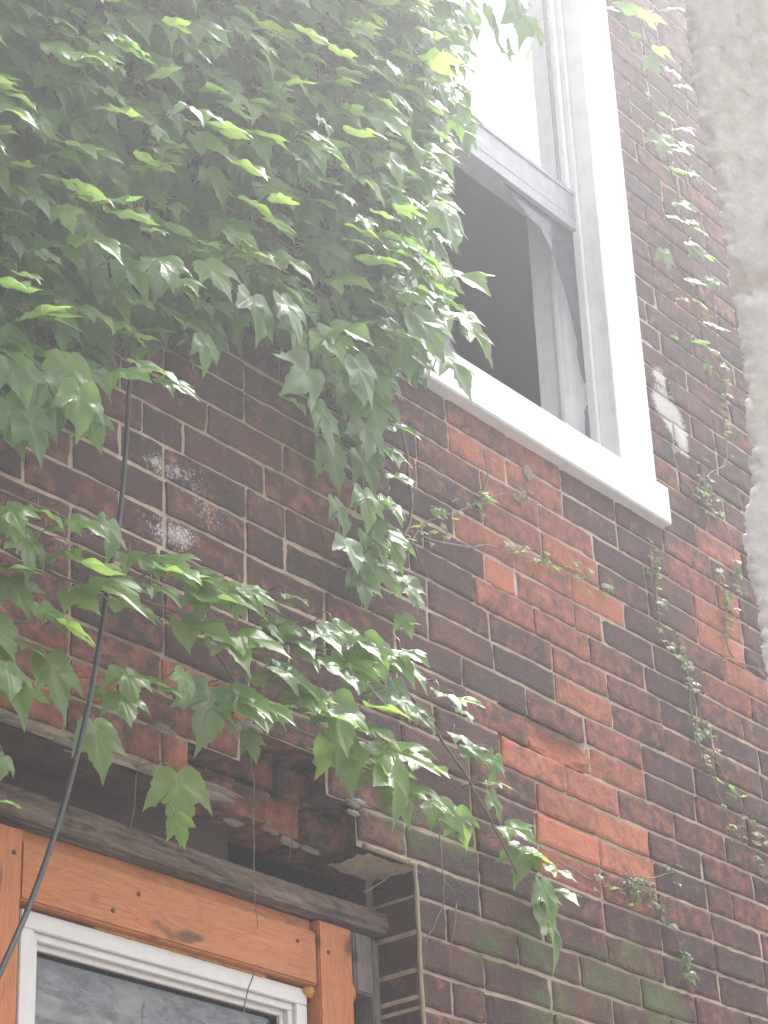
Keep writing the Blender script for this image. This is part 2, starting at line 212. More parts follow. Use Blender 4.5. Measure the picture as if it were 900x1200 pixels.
def mat_brick():
    t = NT('brick'); r, g, b, a = attr(t)
    n1 = t.noise(28, 6, .65); n2 = t.noise(9, 3, .5); n3 = t.noise(150, 4, .7); n4 = t.noise(60, 5, .7)
    dark = t.mix(g, (.064, .035, .031), (.140, .062, .048))
    dark = t.mix(t.ramp(n2, .35, .7), dark, (.046, .034, .038))
    red = t.mix(g, (.28, .076, .046), (.52, .155, .078))
    red = t.mix(t.ramp(n4, .4, .8), red, (.44, .20, .14))
    k = t.math('ADD', t.math('MULTIPLY', r, .8), t.math('MULTIPLY', t.math('SUBTRACT', n1, .5), 2.6))
    k = t.math('ADD', k, t.math('MULTIPLY', t.math('SUBTRACT', n2, .5), .8))
    k = t.ramp(k, .05, .95)
    c = t.mix(k, dark, red)
    c = t.mix(t.math('MULTIPLY', t.ramp(n3, .52, .75), .30), c, (.22, .14, .12))
    c = t.mix(t.math('MULTIPLY', t.ramp(n4, .3, .5), -.35), c, (.03, .02, .02))
    # pale lime bloom and white paint (own shapes)
    e = t.ramp(t.math('ADD', t.math('MULTIPLY', b, 1.0), t.math('MULTIPLY', t.math('SUBTRACT', t.noise(90, 7, .8, dist=1.5), .5), 2.6)), .55, .85)
    c = t.mix(t.math('MULTIPLY', e, .8), c, (.66, .64, .62))
    ms = t.ramp(t.math('ADD', a, t.math('MULTIPLY', t.math('SUBTRACT', t.noise(22, 5, .7), .5), 1.6)), .35, 1.1)
    c = t.mix(t.math('MULTIPLY', ms, .75), c, (.085, .125, .035))
    h = t.math('ADD', t.noise(60, 8, .75), t.math('MULTIPLY', n3, .5))
    t.pbr(c, .9, t.bump(h, 1.0, .008), .25)
    return t.mat

def mat_mortar(col=(.60, .465, .355), nm='mortar'):
    t = NT(nm); r, g, b, a = attr(t)
    n1 = t.noise(30, 6, .7); n2 = t.noise(220, 4, .8); n3 = t.noise(5, 3, .5)
    c = t.mix(t.ramp(n1, .3, .7), tuple(x * .62 for x in col), col)
    c = t.mix(t.math('MULTIPLY', t.ramp(n2, .5, .75), .5), c, (.52, .45, .37))
    c = t.mix(t.math('MULTIPLY', t.ramp(n3, .5, .7), .35), c, (.16, .125, .105))
    ms = t.ramp(t.math('ADD', a, t.math('MULTIPLY', t.math('SUBTRACT', n1, .5), 1.2)), .45, 1.3)
    c = t.mix(t.math('MULTIPLY', ms, .5), c, (.12, .15, .06))
    e = t.ramp(t.math('ADD', b, t.math('MULTIPLY', t.math('SUBTRACT', t.noise(95, 7, .75), .5), 2.6)), .6, .9)
    c = t.mix(t.math('MULTIPLY', e, .5), c, (.6, .58, .55))
    t.pbr(c, .95, t.bump(t.math('ADD', t.noise(70, 7, .75), t.math('MULTIPLY', n2, .5)), .9, .006), .15)
    return t.mat

def mat_paint(nm, col, dirt=.25, rough=.5, dcol=(.25, .24, .25), sc=14):
    t = NT(nm); n1 = t.noise(sc, 7, .7); n2 = t.noise(160, 4, .8)
    c = t.mix(t.math('MULTIPLY', t.ramp(n1, .45, .8), dirt), col, dcol)
    c = t.mix(t.math('MULTIPLY', t.ramp(n2, .62, .72), dirt), c, tuple(x * .5 for x in dcol))
    st = t.noise(1, 5, .7, t.scaled((60, 60, 6)))
    c = t.mix(t.math('MULTIPLY', t.ramp(st, .5, .8), dirt * .6), c, dcol)
    t.pbr(c, rough, t.bump(t.noise(60, 5, .7), .25, .002), .4)
    return t.mat

def mat_wood(nm, c0, c1, c2, axis='x', rough=.65, bump=.4, fine=1.0):
    t = NT(nm)
    s = {'x': (7, 90, 90), 'z': (90, 90, 7), 'y': (90, 7, 90)}[axis]
    g = t.noise(fine, 6, .65, t.scaled(s), 1.2)
    rings = t.noise(1, 3, .5, t.scaled({'x': (3, 22, 22), 'z': (22, 22, 3), 'y': (22, 3, 22)}[axis]), 2.0)
    w = t.math('FRACT', t.math('MULTIPLY', rings, 9.0)); w = t.math('ABSOLUTE', t.math('SUBTRACT', w, .5))
    c = t.mix(t.ramp(g, .3, .72), c0, c1)
    c = t.mix(t.math('MULTIPLY', t.ramp(w, .3, .5), .45), c, c2)
    c = t.mix(t.math('MULTIPLY', t.ramp(t.noise(11, 5, .7), .52, .8), .6), c, c2)
    kn = t.noise(1, 2, .5, t.scaled({'x': (9, 17, 17), 'z': (17, 17, 9), 'y': (17, 9, 17)}[axis]))
    c = t.mix(t.math('MULTIPLY', t.ramp(kn, .64, .72), .8), c, tuple(x * .3 for x in c2))
    t.pbr(c, rough, t.bump(g, bump, .004), .3)
    return t.mat

def mat_plain(nm, col, rough=.6, var=.3, sc=40, spec=.4):
    t = NT(nm); n1 = t.noise(sc, 6, .7)
    c = t.mix(t.ramp(n1, .3, .75), tuple(x * (1 - var) for x in col), tuple(min(1, x * (1 + var)) for x in col))
    t.pbr(c, rough, t.bump(n1, .3, .002), spec)
    return t.mat

def mat_leaf(nm='ivy_leaf', base=(.100, .195, .058), young_lit=(.17, .29, .055)):
    t = NT(nm); r, g, b, a = attr(t)
    uv = t.n('ShaderNodeUVMap').outputs[0]; sx = t.n('ShaderNodeSeparateXYZ'); t.link(uv, sx.inputs[0])
    x = t.math('ABSOLUTE', sx.outputs[0]); y = sx.outputs[1]
    d1 = x
    d2 = t.math('ABSOLUTE', t.math('SUBTRACT', t.math('MULTIPLY', x, .74), t.math('MULTIPLY', y, .64)))
    # small side veins branching from the midrib
    sv = t.math('FRACT', t.math('MULTIPLY', t.math('SUBTRACT', y, t.math('MULTIPLY', x, .9)), 6.5))
    sv = t.math('ABSOLUTE', t.math('SUBTRACT', sv, .5))
    v = t.math('MINIMUM', d1, d2)
    vein = t.math('SUBTRACT', 1.0, t.ramp(v, .006, .03))
    vein2 = t.math('MULTIPLY', t.math('SUBTRACT', 1.0, t.ramp(sv, .02, .12)), .35)
    vv = t.math('MAXIMUM', vein, vein2)
    c = t.mix(r, base, young_lit)
    c = t.mix(t.math('MULTIPLY', t.ramp(g, .35, 1.0), .5), c, (.050, .110, .042))
    c = t.mix(t.math('MULTIPLY', t.ramp(t.noise(14, 3, .5), .4, .7), .4), c, tuple(k * .6 for k in base))
    c = t.mix(t.math('MULTIPLY', vv, .45), c, (.20, .28, .10))
    geo = t.n('ShaderNodeNewGeometry')
    cb = t.mix(geo.outputs['Backfacing'], c, t.mix(.55, c, (.16, .22, .12)))
    p = t.pbr(cb, t.math('ADD', .36, t.math('MULTIPLY', geo.outputs['Backfacing'], .3)), t.bump(t.math('ADD', t.math('MULTIPLY', vv, -1.0), t.math('MULTIPLY', t.noise(60, 4, .6), .6)), .35, .002), .5)
    tr = t.n('ShaderNodeBsdfTranslucent'); t.link(t.mix(r, (.23, .42, .08), (.46, .64, .13)), tr.inputs[0])
    mx = t.n('ShaderNodeMixShader'); mx.inputs[0].default_value = .50
    t.link(p.outputs[0], mx.inputs[1]); t.link(tr.outputs[0], mx.inputs[2]); t.link(mx.outputs[0], t.out.inputs[0])
    return t.mat

def mat_glass(nm, refl=1.0, dirt=.12, tint=(1, 1, 1), dcol=(.42, .42, .44)):
    t = NT(nm)
    fr = t.n('ShaderNodeFresnel', i_IOR=1.52)
    gl = t.n('ShaderNodeBsdfGlossy', i_Roughness=.015); tp = t.n('ShaderNodeBsdfTransparent'); tp.inputs[0].default_value = (*tint, 1)
    df = t.n('ShaderNodeBsdfDiffuse'); df.inputs[0].default_value = (*dcol, 1)
    m1 = t.n('ShaderNodeMixShader'); t.link(t.math('MULTIPLY', fr.outputs[0], refl * 1.7, clamp=True), m1.inputs[0]); t.link(tp.outputs[0], m1.inputs[1]); t.link(gl.outputs[0], m1.inputs[2])
    m2 = t.n('ShaderNodeMixShader'); t.link(t.math('MULTIPLY', t.ramp(t.noise(16, 7, .75, dist=.5), .38, .75), dirt), m2.inputs[0]); t.link(m1.outputs[0], m2.inputs[1]); t.link(df.outputs[0], m2.inputs[2])
    t.link(m2.outputs[0], t.out.inputs[0]); return t.mat

def mat_stucco():
    t = NT('stucco'); n1 = t.noise(55, 7, .7); n2 = t.noise(7, 4, .6)
    c = t.mix(t.ramp(n1, .3, .7), (.66, .625, .585), (.90, .87, .84))
    c = t.mix(t.math('MULTIPLY', t.ramp(n2, .5, .72), .3), c, (.60, .61, .65))
    t.pbr(c, .95, t.bump(t.math('ADD', n1, t.noise(260, 6, .8)), .6, .003), .15)
    return t.mat

M_brick = mat_brick(); M_mortar = mat_mortar(); M_grey = mat_mortar((.36, .31, .275), 'grey_mortar')
M_white = mat_paint('white_paint', (.70, .70, .71), .30, .5)
M_jamb = mat_paint('jamb_paint', (.82, .82, .82), .2, .5)
M_alu = mat_paint('grey_sash_paint', (.27, .27, .305), .7, .5, (.40, .40, .44), 30)
M_vinyl = mat_paint('vinyl', (.62, .60, .58), .22, .4, (.30, .27, .25), 22)
M_cedar = mat_wood('cedar', (.40, .130, .042), (.50, .19, .066), (.22, .062, .02), 'x', .55, .25)
M_cedarz = mat_wood('cedar_post', (.40, .130, .042), (.50, .19, .066), (.22, .062, .02), 'z', .55, .25)
M_old = mat_wood('weathered_wood', (.040, .029, .025), (.26, .19, .155), (.03, .022, .02), 'x', .85, 1.0, .55)
M_oldz = mat_wood('weathered_block', (.13, .11, .10), (.26, .225, .21), (.06, .05, .045), 'z', .85, .8, 2.0)
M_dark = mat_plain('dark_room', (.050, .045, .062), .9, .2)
M_leaf = mat_leaf(); M_tiny = mat_leaf('creeper_leaf', (.085, .13, .045), (.26, .27, .07))
M_stem = mat_plain('stem', (.12, .075, .055), .7, .4); M_pet = mat_plain('petiole', (.17, .17, .06), .5, .4)
M_dry = mat_plain('dry_tendril', (.21, .15, .12), .8, .4)
M_black = mat_plain('black_rubber', (.016, .016, .018), .55, .3, 40, .35)
M_stuc = mat_stucco()
M_screw = mat_plain('rusty_nail', (.035, .022, .018), .6, .4, 300)
_t = NT('mirrored_wall'); _a = _t.noise(1, 6, .7, _t.scaled((12, 12, 38)), 1.5); _b = _t.noise(1, 2, .5, _t.scaled((5, 5, 9)))
_c = _t.mix(_t.ramp(_a, .38, .66), (.022, .023, .025), (.17, .17, .175)); _c = _t.mix(_t.ramp(_b, .56, .62), _c, (.20, .22, .20))
_t.pbr(_c, .8, _t.bump(_a, .8, .01), .08); M_mirrored = _t.mat  # streaked grey tones imitate a rough wall mirrored in the glass
M_backer = mat_plain('white_backer', (.86, .86, .88), .8, .04)
M_glassu = mat_glass('pane_glass', 9.0, .0)
M_glassd = mat_glass('dirty_glass', .15, .22, (.62, .62, .68), (.20, .20, .23))
M_glassl = mat_glass('door_glass', .05, .0)
M_ground = mat_plain('ground', (.11, .10, .09), .95, .4, 3)

# ---------------------------------------------------------------- ground
mb = MB(); N = 60
for j in range(2):
    pass
mb.quad((-40, -40, 0), (40, -40, 0), (40, 40, 0), (-40, 40, 0))
tag(mb.build('ground', M_ground), kind='structure')

# ---------------------------------------------------------------- brick house
house = empty('brick_house', (3.0, 0.0, 0.0))
tag(house, 'sooty old brick house with a white sash window and an orange-framed doorway', 'house')
CH = .07; LB = .217; Z0 = 1.6 + 19.81 * CH; X0 = 15.23 * LB
WX0, WX1, WZ0, WZ1 = 3.150, 4.115, 4.13, 6.25
DX0, DX1, DZ1 = 1.05, 3.100, 2.978
def gauss(tab, x, z):
    v = 0
    for t in tab:
        d = ((x - t[0]) / t[2]) ** 2 + ((z - t[1]) / t[3]) ** 2
        if d < 6: v += math.exp(-d * 1.1) * (t[4] if len(t) > 4 else 1)
    return v
def wob(x, z): return .0045 * noise.noise((x * 1.7, 3.1, z * 2.3)) + .002 * noise.noise((x * 6, 1.1, z * 9))
def wobx(x, z): return .004 * noise.noise((x * 5, 8.1, z * 11))

bk = MB()
def brick(x0, x1, z0, z1, yo=0.0, deep=.012, y_extra=None, red=None, ybase=0.0, hi=True):
    """one brick: gridded rounded front face with relief plus its four sides"""
    w = x1 - x0; h = z1 - z0
    if w < .012 or h < .012: return
    nx = max(3, int(w / .022) + 1) if hi else 3; nz = 5 if hi else 3
    xc, zc = (x0 + x1) / 2, (z0 + z1) / 2
    rr = red if red is not None else max(-.25, min(1.3, -.06 + .22 * max(0, random.gauss(.1, .8)) * .6 + gauss(RED, xc, zc) * random.uniform(.55, 1.5)))
    gg = random.random(); tilt = random.gauss(0, .008); tz = random.gauss(0, .012); sd_ = random.random() * 50
    def P(u, v, edge):
        x = x0 + w * u; z = z0 + h * v
        jx = wobx(x, z) ; jz = wob(x, z)
        ex = .0030 * noise.noise((x * 60, sd_, z * 60)); ez = .0030 * noise.noise((x * 45, sd_ + 5, z * 45))
        e = min(u * w, (1 - u) * w, v * h, (1 - v) * h)
        rnd_ = .0022 * max(0, 1 - e / .005) ** 2
        y = ybase + yo - .0018 + rnd_ + .0020 * noise.noise((x * 28, sd_, z * 28)) + tilt * (u - .5) * .3 + tz * (v - .5) * .1
        if y_extra: y += y_extra(u, v)
        return (x + jx + ex, y, z + jz + ez)
    us = [0, .022 / max(w, .05) * .35] + [i / (nx - 1) for i in range(1, nx - 1)] + [1 - .022 / max(w, .05) * .35, 1]
    vs = [0, .10] + [i / (nz - 1) for i in range(1, nz - 1)] + [.90, 1]
    g = []
    for v in vs:
        row = []
        for u in us:
            p = P(u, v, 0); rloc = rr
            row.append(bk.vert(p, (rloc, gg, gauss(EFF, p[0], p[2]) * .52 + gauss(PAINT, p[0], p[2]) * 1.25, gauss(MOSS, p[0], p[2]))))
        g.append(row)
    for j in range(len(vs) - 1):
        for i in range(len(us) - 1):
            bk.face((g[j][i], g[j][i + 1], g[j + 1][i + 1], g[j + 1][i]))
    rim = g[0] + [r[-1] for r in g[1:]] + g[-1][-2::-1] + [r[0] for r in g[-2:0:-1]]
    back = []
    for i in rim:
        p = bk.v[i]; back.append(bk.vert((p[0], ybase + deep + .004 * noise.noise((p[0] * 40, sd_, p[2] * 40)), p[2]), bk.c[i]))
    n = len(rim)
    for i in range(n):
        bk.face((rim[(i + 1) % n], rim[i], back[i], back[(i + 1) % n]))
    bk.face(back)

XL, XR, ZB, ZT = 1.30, 6.6, 2.25, 6.68
row0 = int((ZB - Z0) / CH) - 1; row1 = int((ZT - Z0) / CH) + 1
MJ = .0046
vis_hi = lambda x, z: (2.0 < x < 5.6 and 2.4 < z < 6.6)
for rI in range(row0, row1):
    za = Z0 + rI * CH + MJ; zb = Z0 + (rI + 1) * CH - MJ
    par = 0.0 if rI % 2 else .5           # odd rows: joints on whole numbers
    joints = []; x = X0 - (20 + par) * LB
    if rI in (9, 16, 25, 34): x += .25 * LB
    while x < XR + .3:
        joints.append(x + random.gauss(0, .0035)); st = LB
        if random.random() < .045: st = LB * .5
        x += st
        if st < LB and random.random() < .8:
            joints.append(x + random.gauss(0, .003)); x += LB
            joints.append(x); x += LB * .5
    for a, b in zip(joints[:-1], joints[1:]):
        xa, xb = a + .0045, b - .0045
        if xb < XL or xa > XR: continue
        z_lo, z_hi = za, zb
        segs = [(xa, xb)]
        if z_hi > WZ0 and z_lo < WZ1:      # window opening
            ns = []
            for s0, s1 in segs:
                if s1 <= WX0 or s0 >= WX1: ns.append((s0, s1)); continue
                if s0 < WX0: ns.append((s0, WX0))
                if s1 > WX1: ns.append((WX1, s1))
            segs = ns
        door = z_lo < DZ1 - .02
        if door:
            ns = []
            for s0, s1 in segs:
                if s0 >= DX1 - .03 or s1 <= DX0: ns.append((max(s0, DX1) if s0 > DX0 else s0, s1))
                elif s1 > DX1 + .03: ns.append((DX1, s1))
            segs = ns
        for s0, s1 in segs:
            if s1 - s0 < .02: continue
            xc, zc = (s0 + s1) / 2, (z_lo + z_hi) / 2
            deep = .012; yo = random.gauss(0, .0014); ye = None; red = None
            if DX1 - .02 < s0 < DX1 + .02 and door: deep = .10
            # failed course over the doorway
            if rI in (0, 1, 2) and 2.0 < s0 and xc < 3.1:
                deep = .10
                gap = ((2.50, 2.94), (2.63, 2.86), (9, 9))[rI]
                if s0 >= gap[0] - .02 and s1 <= gap[1] + .02: continue
                if s0 < gap[0] < s1: s1 = gap[0] + random.uniform(-.01, .01)
                elif s0 < gap[1] < s1: s0 = gap[1] + random.uniform(-.01, .01)
                if s1 - s0 < .02: continue
                if rI == 0 and s1 < 3.0: yo -= .002; z_lo += random.uniform(0, .006)
                red = random.uniform(.1, .9) if xc < 2.75 else .15
            if abs(xc - 3.565) < LB * .5 and zc > 3.34 and abs(zc - 3.375) < .034 and s1 - s0 > .12:
                ye = lambda u, v: .020 * math.exp(-((u - .5) / .42) ** 4) * (.35 + .65 * (v > .35)) + .012 * noise.noise((u * 4, v * 3, 2.2)); red = 1.6; deep = .05
            brick(s0, s1, z_lo, z_hi, yo, deep, ye, red, 0.0, vis_hi(xc, zc))
# inner wythe seen where the outer bricks have dropped out
for rI in range(0, 4):
    x = 2.0 - .08 * (rI % 2)
    while x < 3.1:
        w = random.choice((.10, .205, .205)); zl = Z0 + rI * CH + .004 + random.uniform(-.006, .004)
        brick(x, min(x + w, 3.12), zl, zl + .060, random.uniform(-.030, .010), .09, None, random.uniform(.1, 1.0), .085)
        x += w + .012
# dim lower-right return reveal bricks (inner leaf beyond the jamb)
for rI in range(-11, 0):
    zl = Z0 + rI * CH + .004
    brick(3.108, 3.30, zl, zl + .060, 0, .08, None, .3, .13)
wall = bk.build('wall', M_brick, house, smooth=False)
rb = MB(); rb.box(1.0, 6.7, -.012, 4.0, 6.685, 6.72, bev=.004); rb.box(1.0, 1.29, .0, 4.0, 0, 6.68); rb.box(6.61, 6.7, .0, 4.0, 0, 6.68); rb.box(1.3, 6.6, 3.9, 4.0, 0, 6.67)
rb.build('roof', mat_plain('roof_edge', (.12, .11, .10), .9, .3), house)

# mortar bed behind and between the bricks
mo = MB()
def mdata(x, z): return (0, 0, gauss(EFF, x, z) * .5 + gauss(PAINT, x, z) * .9, gauss(MOSS, x, z))
def mortar_sheet(x0, x1, z0, z1, step=.0125):
    nx = max(1, int((x1 - x0) / step)); nz = max(1, int((z1 - z0) / step)); g = []
    for j in range(nz + 1):
        row = []
        for i in range(nx + 1):
            x = x0 + (x1 - x0) * i / nx; z = z0 + (z1 - z0) * j / nz
            y = .0042 + .0016 * noise.noise((x * 35, 4.4, z * 35)) + .0012 * noise.noise((x * 9, 14.4, z * 9))
            if abs(x - 3.565) < .15 and abs(z - 3.375) < .036: y += .045
            row.append(mo.vert((x, y, z), mdata(x, z)))
        g.append(row)
    for j in range(nz):
        for i in range(nx): mo.face((g[j][i], g[j][i + 1], g[j + 1][i + 1], g[j + 1][i]))
Z3 = Z0 + 3 * CH
mortar_sheet(XL, DX1 + .0, Z3, WZ0); mortar_sheet(DX1, XR, ZB, WZ0)
mortar_sheet(2.94, DX1, DZ1, Z3); mortar_sheet(XL, 2.50, DZ1 - .008, Z3)
mortar_sheet(2.50, 2.63, Z0 + CH, Z3); mortar_sheet(2.86, 2.94, Z0 + CH, Z3); mortar_sheet(2.63, 2.86, Z0 + 2 * CH, Z3)
mortar_sheet(XL, WX0, WZ0, WZ1, .02); mortar_sheet(WX1, XR, WZ0, WZ1)
mortar_sheet(XL, XR, WZ1, ZT, .03)
# returns of the openings
mo.quad((DX1 + .003, .003, ZB), (DX1 + .003, .12, ZB), (DX1 + .003, .12, DZ1), (DX1 + .003, .003, DZ1))
# ragged soffit over the doorway
def soffit(x0, x1, z, y0, y1, smi=0):
    n = int((x1 - x0) / .015); g = []
    for j in range(9):
        y = y0 + (y1 - y0) * j / 8
        g.append([mo.vert((x0 + (x1 - x0) * i / n, y, z + .009 * noise.noise((i * .35, y * 60, z * 9)) - .004), (0, 0, 0, 0)) for i in range(n + 1)])
    for j in range(8):
        for i in range(n): mo.face((g[j][i], g[j + 1][i], g[j + 1][i + 1], g[j][i + 1]), smi)
soffit(2.965, DX1 + .02, DZ1 - .004, -.004, .10)
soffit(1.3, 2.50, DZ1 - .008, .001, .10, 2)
# proud mortar bead down the arris of the doorway
mb = MB()
pts = [(DX1 + .001 + .0022 * noise.noise((z_ * 22, 0, 0)), -.004 + .002 * noise.noise((z_ * 15, 3, 0)), z_) for z_ in np.arange(2.3, DZ1 + .01, .012)]
mb.tube(pts, [.0048 + .0022 * noise.noise((p[2] * 30, 1, 2)) for p in pts], 7)
pts = [(x_, -.003 + .002 * noise.noise((x_ * 15, 3, 0)), DZ1 + .002 + .0025 * noise.noise((x_ * 25, 3, 0))) for x_ in np.arange(2.955, DX1 + .01, .01)]
mb.tube(pts, .0055, 7)
mb.build('mortar_bead', M_mortar, house, smooth=True)
# lumps of grey mortar left on the broken courses
def lump(mbx, c, rx, ry, rz, seed, mi=0):
    n, m_ = 10, 7; base = len(mbx.v)
    for j in range(m_ + 1):
        th = math.pi * j / m_
        for i in range(n):
            ph = 2 * math.pi * i / n; d = Vector((math.sin(th) * math.cos(ph), math.sin(th) * math.sin(ph), math.cos(th)))
            r = 1 + .55 * noise.noise(d * 1.8 + Vector((seed, 0, 0))) + .2 * noise.noise(d * 6 + Vector((seed, 0, 0)))
            mbx.vert((c[0] + d.x * rx * r, c[1] + d.y * ry * r, c[2] + d.z * rz * r))
    for j in range(m_):
        for i in range(n):
            mbx.face((base + j * n + i, base + (j + 1) * n + i, base + (j + 1) * n + (i + 1) % n, base + j * n + (i + 1) % n), mi)
for k in range(34):
    t_ = random.random(); x = 2.40 + .56 * t_ + random.uniform(-.03, .03)
    row = random.choice((0, 1, 1, 2, 2)); z = Z0 + row * CH + random.gauss(0, .007)
    yb = .08 if (2.50 < x < 2.92 and row < 2) else .0
    lump(mo, (x, yb + random.uniform(0, .006), z), random.uniform(.012, .035), random.uniform(.004, .008), random.uniform(.004, .011), k * 3.7, 1)
for k in range(26):
    x = random.uniform(2.12, 2.60); lump(mo, (x, random.uniform(.002, .02), Z0 - .006 + random.gauss(0, .004)), random.uniform(.03, .07), .010, random.uniform(.003, .007), k * 1.9 + 300, 1)
mort = mo.build('mortar', [M_mortar, M_grey, mat_plain('dark_soffit', (.06, .04, .034), .9, .5, 30)], house, smooth=True)  # third material: soffit in a darker brown than the mortar
# sloping smear of mortar patch right of the window: blob of putty under the sill
mb = MB(); lump(mb, (3.60, -.001, 4.03), .02, .004, .022, 5.5); mb.build('mortar_patch', M_grey, house, smooth=True)

# inner faces: dark rooms and the cavity over the doorway
mb = MB()
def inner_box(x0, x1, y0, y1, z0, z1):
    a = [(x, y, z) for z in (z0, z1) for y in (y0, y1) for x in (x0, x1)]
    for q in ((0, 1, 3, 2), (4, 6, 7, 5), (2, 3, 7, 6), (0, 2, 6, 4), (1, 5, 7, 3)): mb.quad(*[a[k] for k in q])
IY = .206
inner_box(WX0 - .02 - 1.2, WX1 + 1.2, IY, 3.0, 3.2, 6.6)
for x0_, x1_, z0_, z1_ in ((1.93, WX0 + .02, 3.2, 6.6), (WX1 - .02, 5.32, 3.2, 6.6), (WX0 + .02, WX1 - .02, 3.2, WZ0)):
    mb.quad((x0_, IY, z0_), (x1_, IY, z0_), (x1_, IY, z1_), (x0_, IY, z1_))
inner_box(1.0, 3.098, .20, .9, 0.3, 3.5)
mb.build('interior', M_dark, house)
# dark old lintel board behind the beam, left of the open cavity
mb = MB(); mb.box(1.3, 2.72, .118, .15, 2.845, 3.02, bev=.002)
mb.build('lintel', mat_wood('lintel_wood', (.060, .038, .034), (.085, .055, .05), (.04, .028, .026), 'x', .85, .7, 1.5), house)

# ---------------------------------------------------------------- upper window
def sh(p):   # the window leans a little to the right with height
    return (p[0] + .027 * (p[2] - 4.22), p[1], p[2])
def part(name, boxes, mt, parent, bev=.0018):
    b = MB()
    for q in boxes: b.box(*q, bev=bev, sh=sh)
    return b.build(name, mt, parent)
CX0, CX1 = 3.285, 3.979          # casing inner edges
win = part('window', [(CX0 - .155, CX0, -.020, .036, 4.206, 6.1), (CX1, CX1 + .155, -.020, .036, 4.206, 6.1), (CX0 - .155, CX1 + .155, -.0205, .036, 6.1, 6.26)], M_white, house)
part('backband', [(CX1 + .155, CX1 + .163, -.012, .003, 4.206, 6.26)], mat_paint('grey_caulk', (.40, .39, .40), .6, .8), win, .001)
part('sill', [(3.095, 4.162, -.035, .060, 4.097, 4.204)], M_white, win, .003)
part('jamb', [(CX0 - .012, CX0 + .012, .038, .205, 4.206, 6.1), (CX1 + .004, CX1 + .03, .038, .205, 4.206, 6.1), (CX1 - .018, CX1 + .004, .115, .13, 4.206, 6.1), (CX0 + .012, CX1 + .004, .038, .205, 4.17, 4.2)], M_jamb, win)
part('storm_frame', [(CX1 - .016, CX1 - .002, .030, .052, 4.206, 6.1), (CX1 - .036, CX1 - .018, .044, .060, 5.03, 6.1), (CX0 + .002, CX0 + .022, .030, .052, 4.206, 6.1)], M_white, win, .001)
us = part('upper_sash', [(CX1 - .046, CX1 - .018, .0605, .070, 5.0, 6.1), (CX0 + .02, CX0 + .06, .0605, .070, 5.0, 6.1), (CX0 + .06, CX1 - .046, .061, .069, 6.02, 6.1)], M_alu, win, .001)
mr = part('meeting_rail', [(CX0 + .02, CX1 - .003, .0395, .060, 4.925, 5.040), (CX0 + .02, CX1 - .004, .036, .0395, 5.036, 5.050), (CX0 + .02, CX1 - .004, .0385, .040, 4.958, 4.966), (CX0 + .02, CX1 - .003, .060, .10, 4.925, 4.97)], M_alu, win, .0008)
part('pane', [(CX0 + .05, CX1 - .04, .063, .066, 5.03, 6.05)], M_glassu, win, 0)
part('white_backer', [(CX0 + .05, CX1 - .04, .094, .097, 5.0, 6.05)], M_backer, win, 0)  # white sheet added behind the pane to pass for reflected sky
part('lower_sash', [(CX0 + .02, CX1 - .016, .060, .076, 4.200, 4.222)], M_alu, win, .001)
# jagged glass left in the broken lower sash
def shard(pts, y=.052):
    b = MB(); pts = [sh((x, y, z)) for x, z in pts]
    f = [b.vert(p) for p in pts]; k = [b.vert((p[0], p[1] + .003, p[2])) for p in pts]
    b.face(f); b.face(k[::-1])
    for i in range(len(f)): b.face((f[i], k[i], k[(i + 1) % len(f)], f[(i + 1) % len(f)]))
    return b.build('glass_shard', M_glassd, win)
def jag(a, b_, n, amp, seed):
    out = []
    for i in range(n + 1):
        t_ = i / n; q = noise.noise((i * 1.7, seed, 0)) * amp
        out.append((a[0] + (b_[0] - a[0]) * t_ + q, a[1] + (b_[1] - a[1]) * t_ + q * .6))
    return out
shard([(3.965, 4.93)] + [(3.66, 4.93)] + jag((3.68, 4.915), (3.82, 4.86), 5, .012, 1.3) + jag((3.88, 4.80), (3.925, 4.66), 4, .014, 4.1) + jag((3.94, 4.60), (3.948, 4.48), 4, .008, 8.1) + [(3.965, 4.46)])
shard([(3.965, 4.40)] + jag((3.950, 4.37), (3.945, 4.30), 4, .006, 2.3) + jag((3.92, 4.27), (3.88, 4.225), 4, .008, 5.5) + [(3.965, 4.222)])
shard([(3.31, 4.222), (3.62, 4.222)] + jag((3.58, 4.245), (3.42, 4.30), 5, .014, 6.6) + [(3.34, 4.40), (3.31, 4.42)])

# ---------------------------------------------------------------- doorway frame below
df = MB(); df.box(2.915, 3.008, .080, .135, .3, 2.852, bev=.003)
door = df.build('door_frame', M_cedarz, house)
b = MB(); b.box(2.05, 2.203, .079, .135, .3, 2.842, bev=.003); b.build('post', M_cedarz, door)
b = MB()
nseg = 24
b.box(2.205, 2.912, .083, .128, 2.729, 2.828, bev=.0035); b.build('header_board', M_cedar, door)
b = MB(); b.box(2.205, 2.912, .096, .130, 2.829, 2.852, bev=.002); b.build('header_shim', M_cedar, door)
for (x, z, y) in ((2.463, 2.796, .083), (2.405, 2.755, .083), (2.86, 2.80, .083), (2.94, 2.795, .080), (2.185, 2.80, .079)):
    b = MB(); b.tube([(x, y - .0012, z), (x, y + .01, z)], .0042, 10); b.build('nail', M_screw, door)
M_foam = mat_plain('foam', (.48, .22, .05), .8, .35)
for q in (((3.008, .09, 2.735), .008, .012, .018, 1.1), ((2.905, .10, 2.722), .014, .01, .012, 4.4)):
    b = MB(); lump(b, *q); b.build('foam', M_foam, door, smooth=True)
b = MB(); q = [(x_, .1035, 2.727 + .0012 * noise.noise((x_ * 40, 0, 0))) for x_ in np.arange(2.38, 2.80, .008)]
b.tube(q, [max(.001, .0032 + .0045 * noise.noise((p[0] * 38, 5, 0))) for p in q], 7); b.build('foam', M_foam, door, smooth=True)

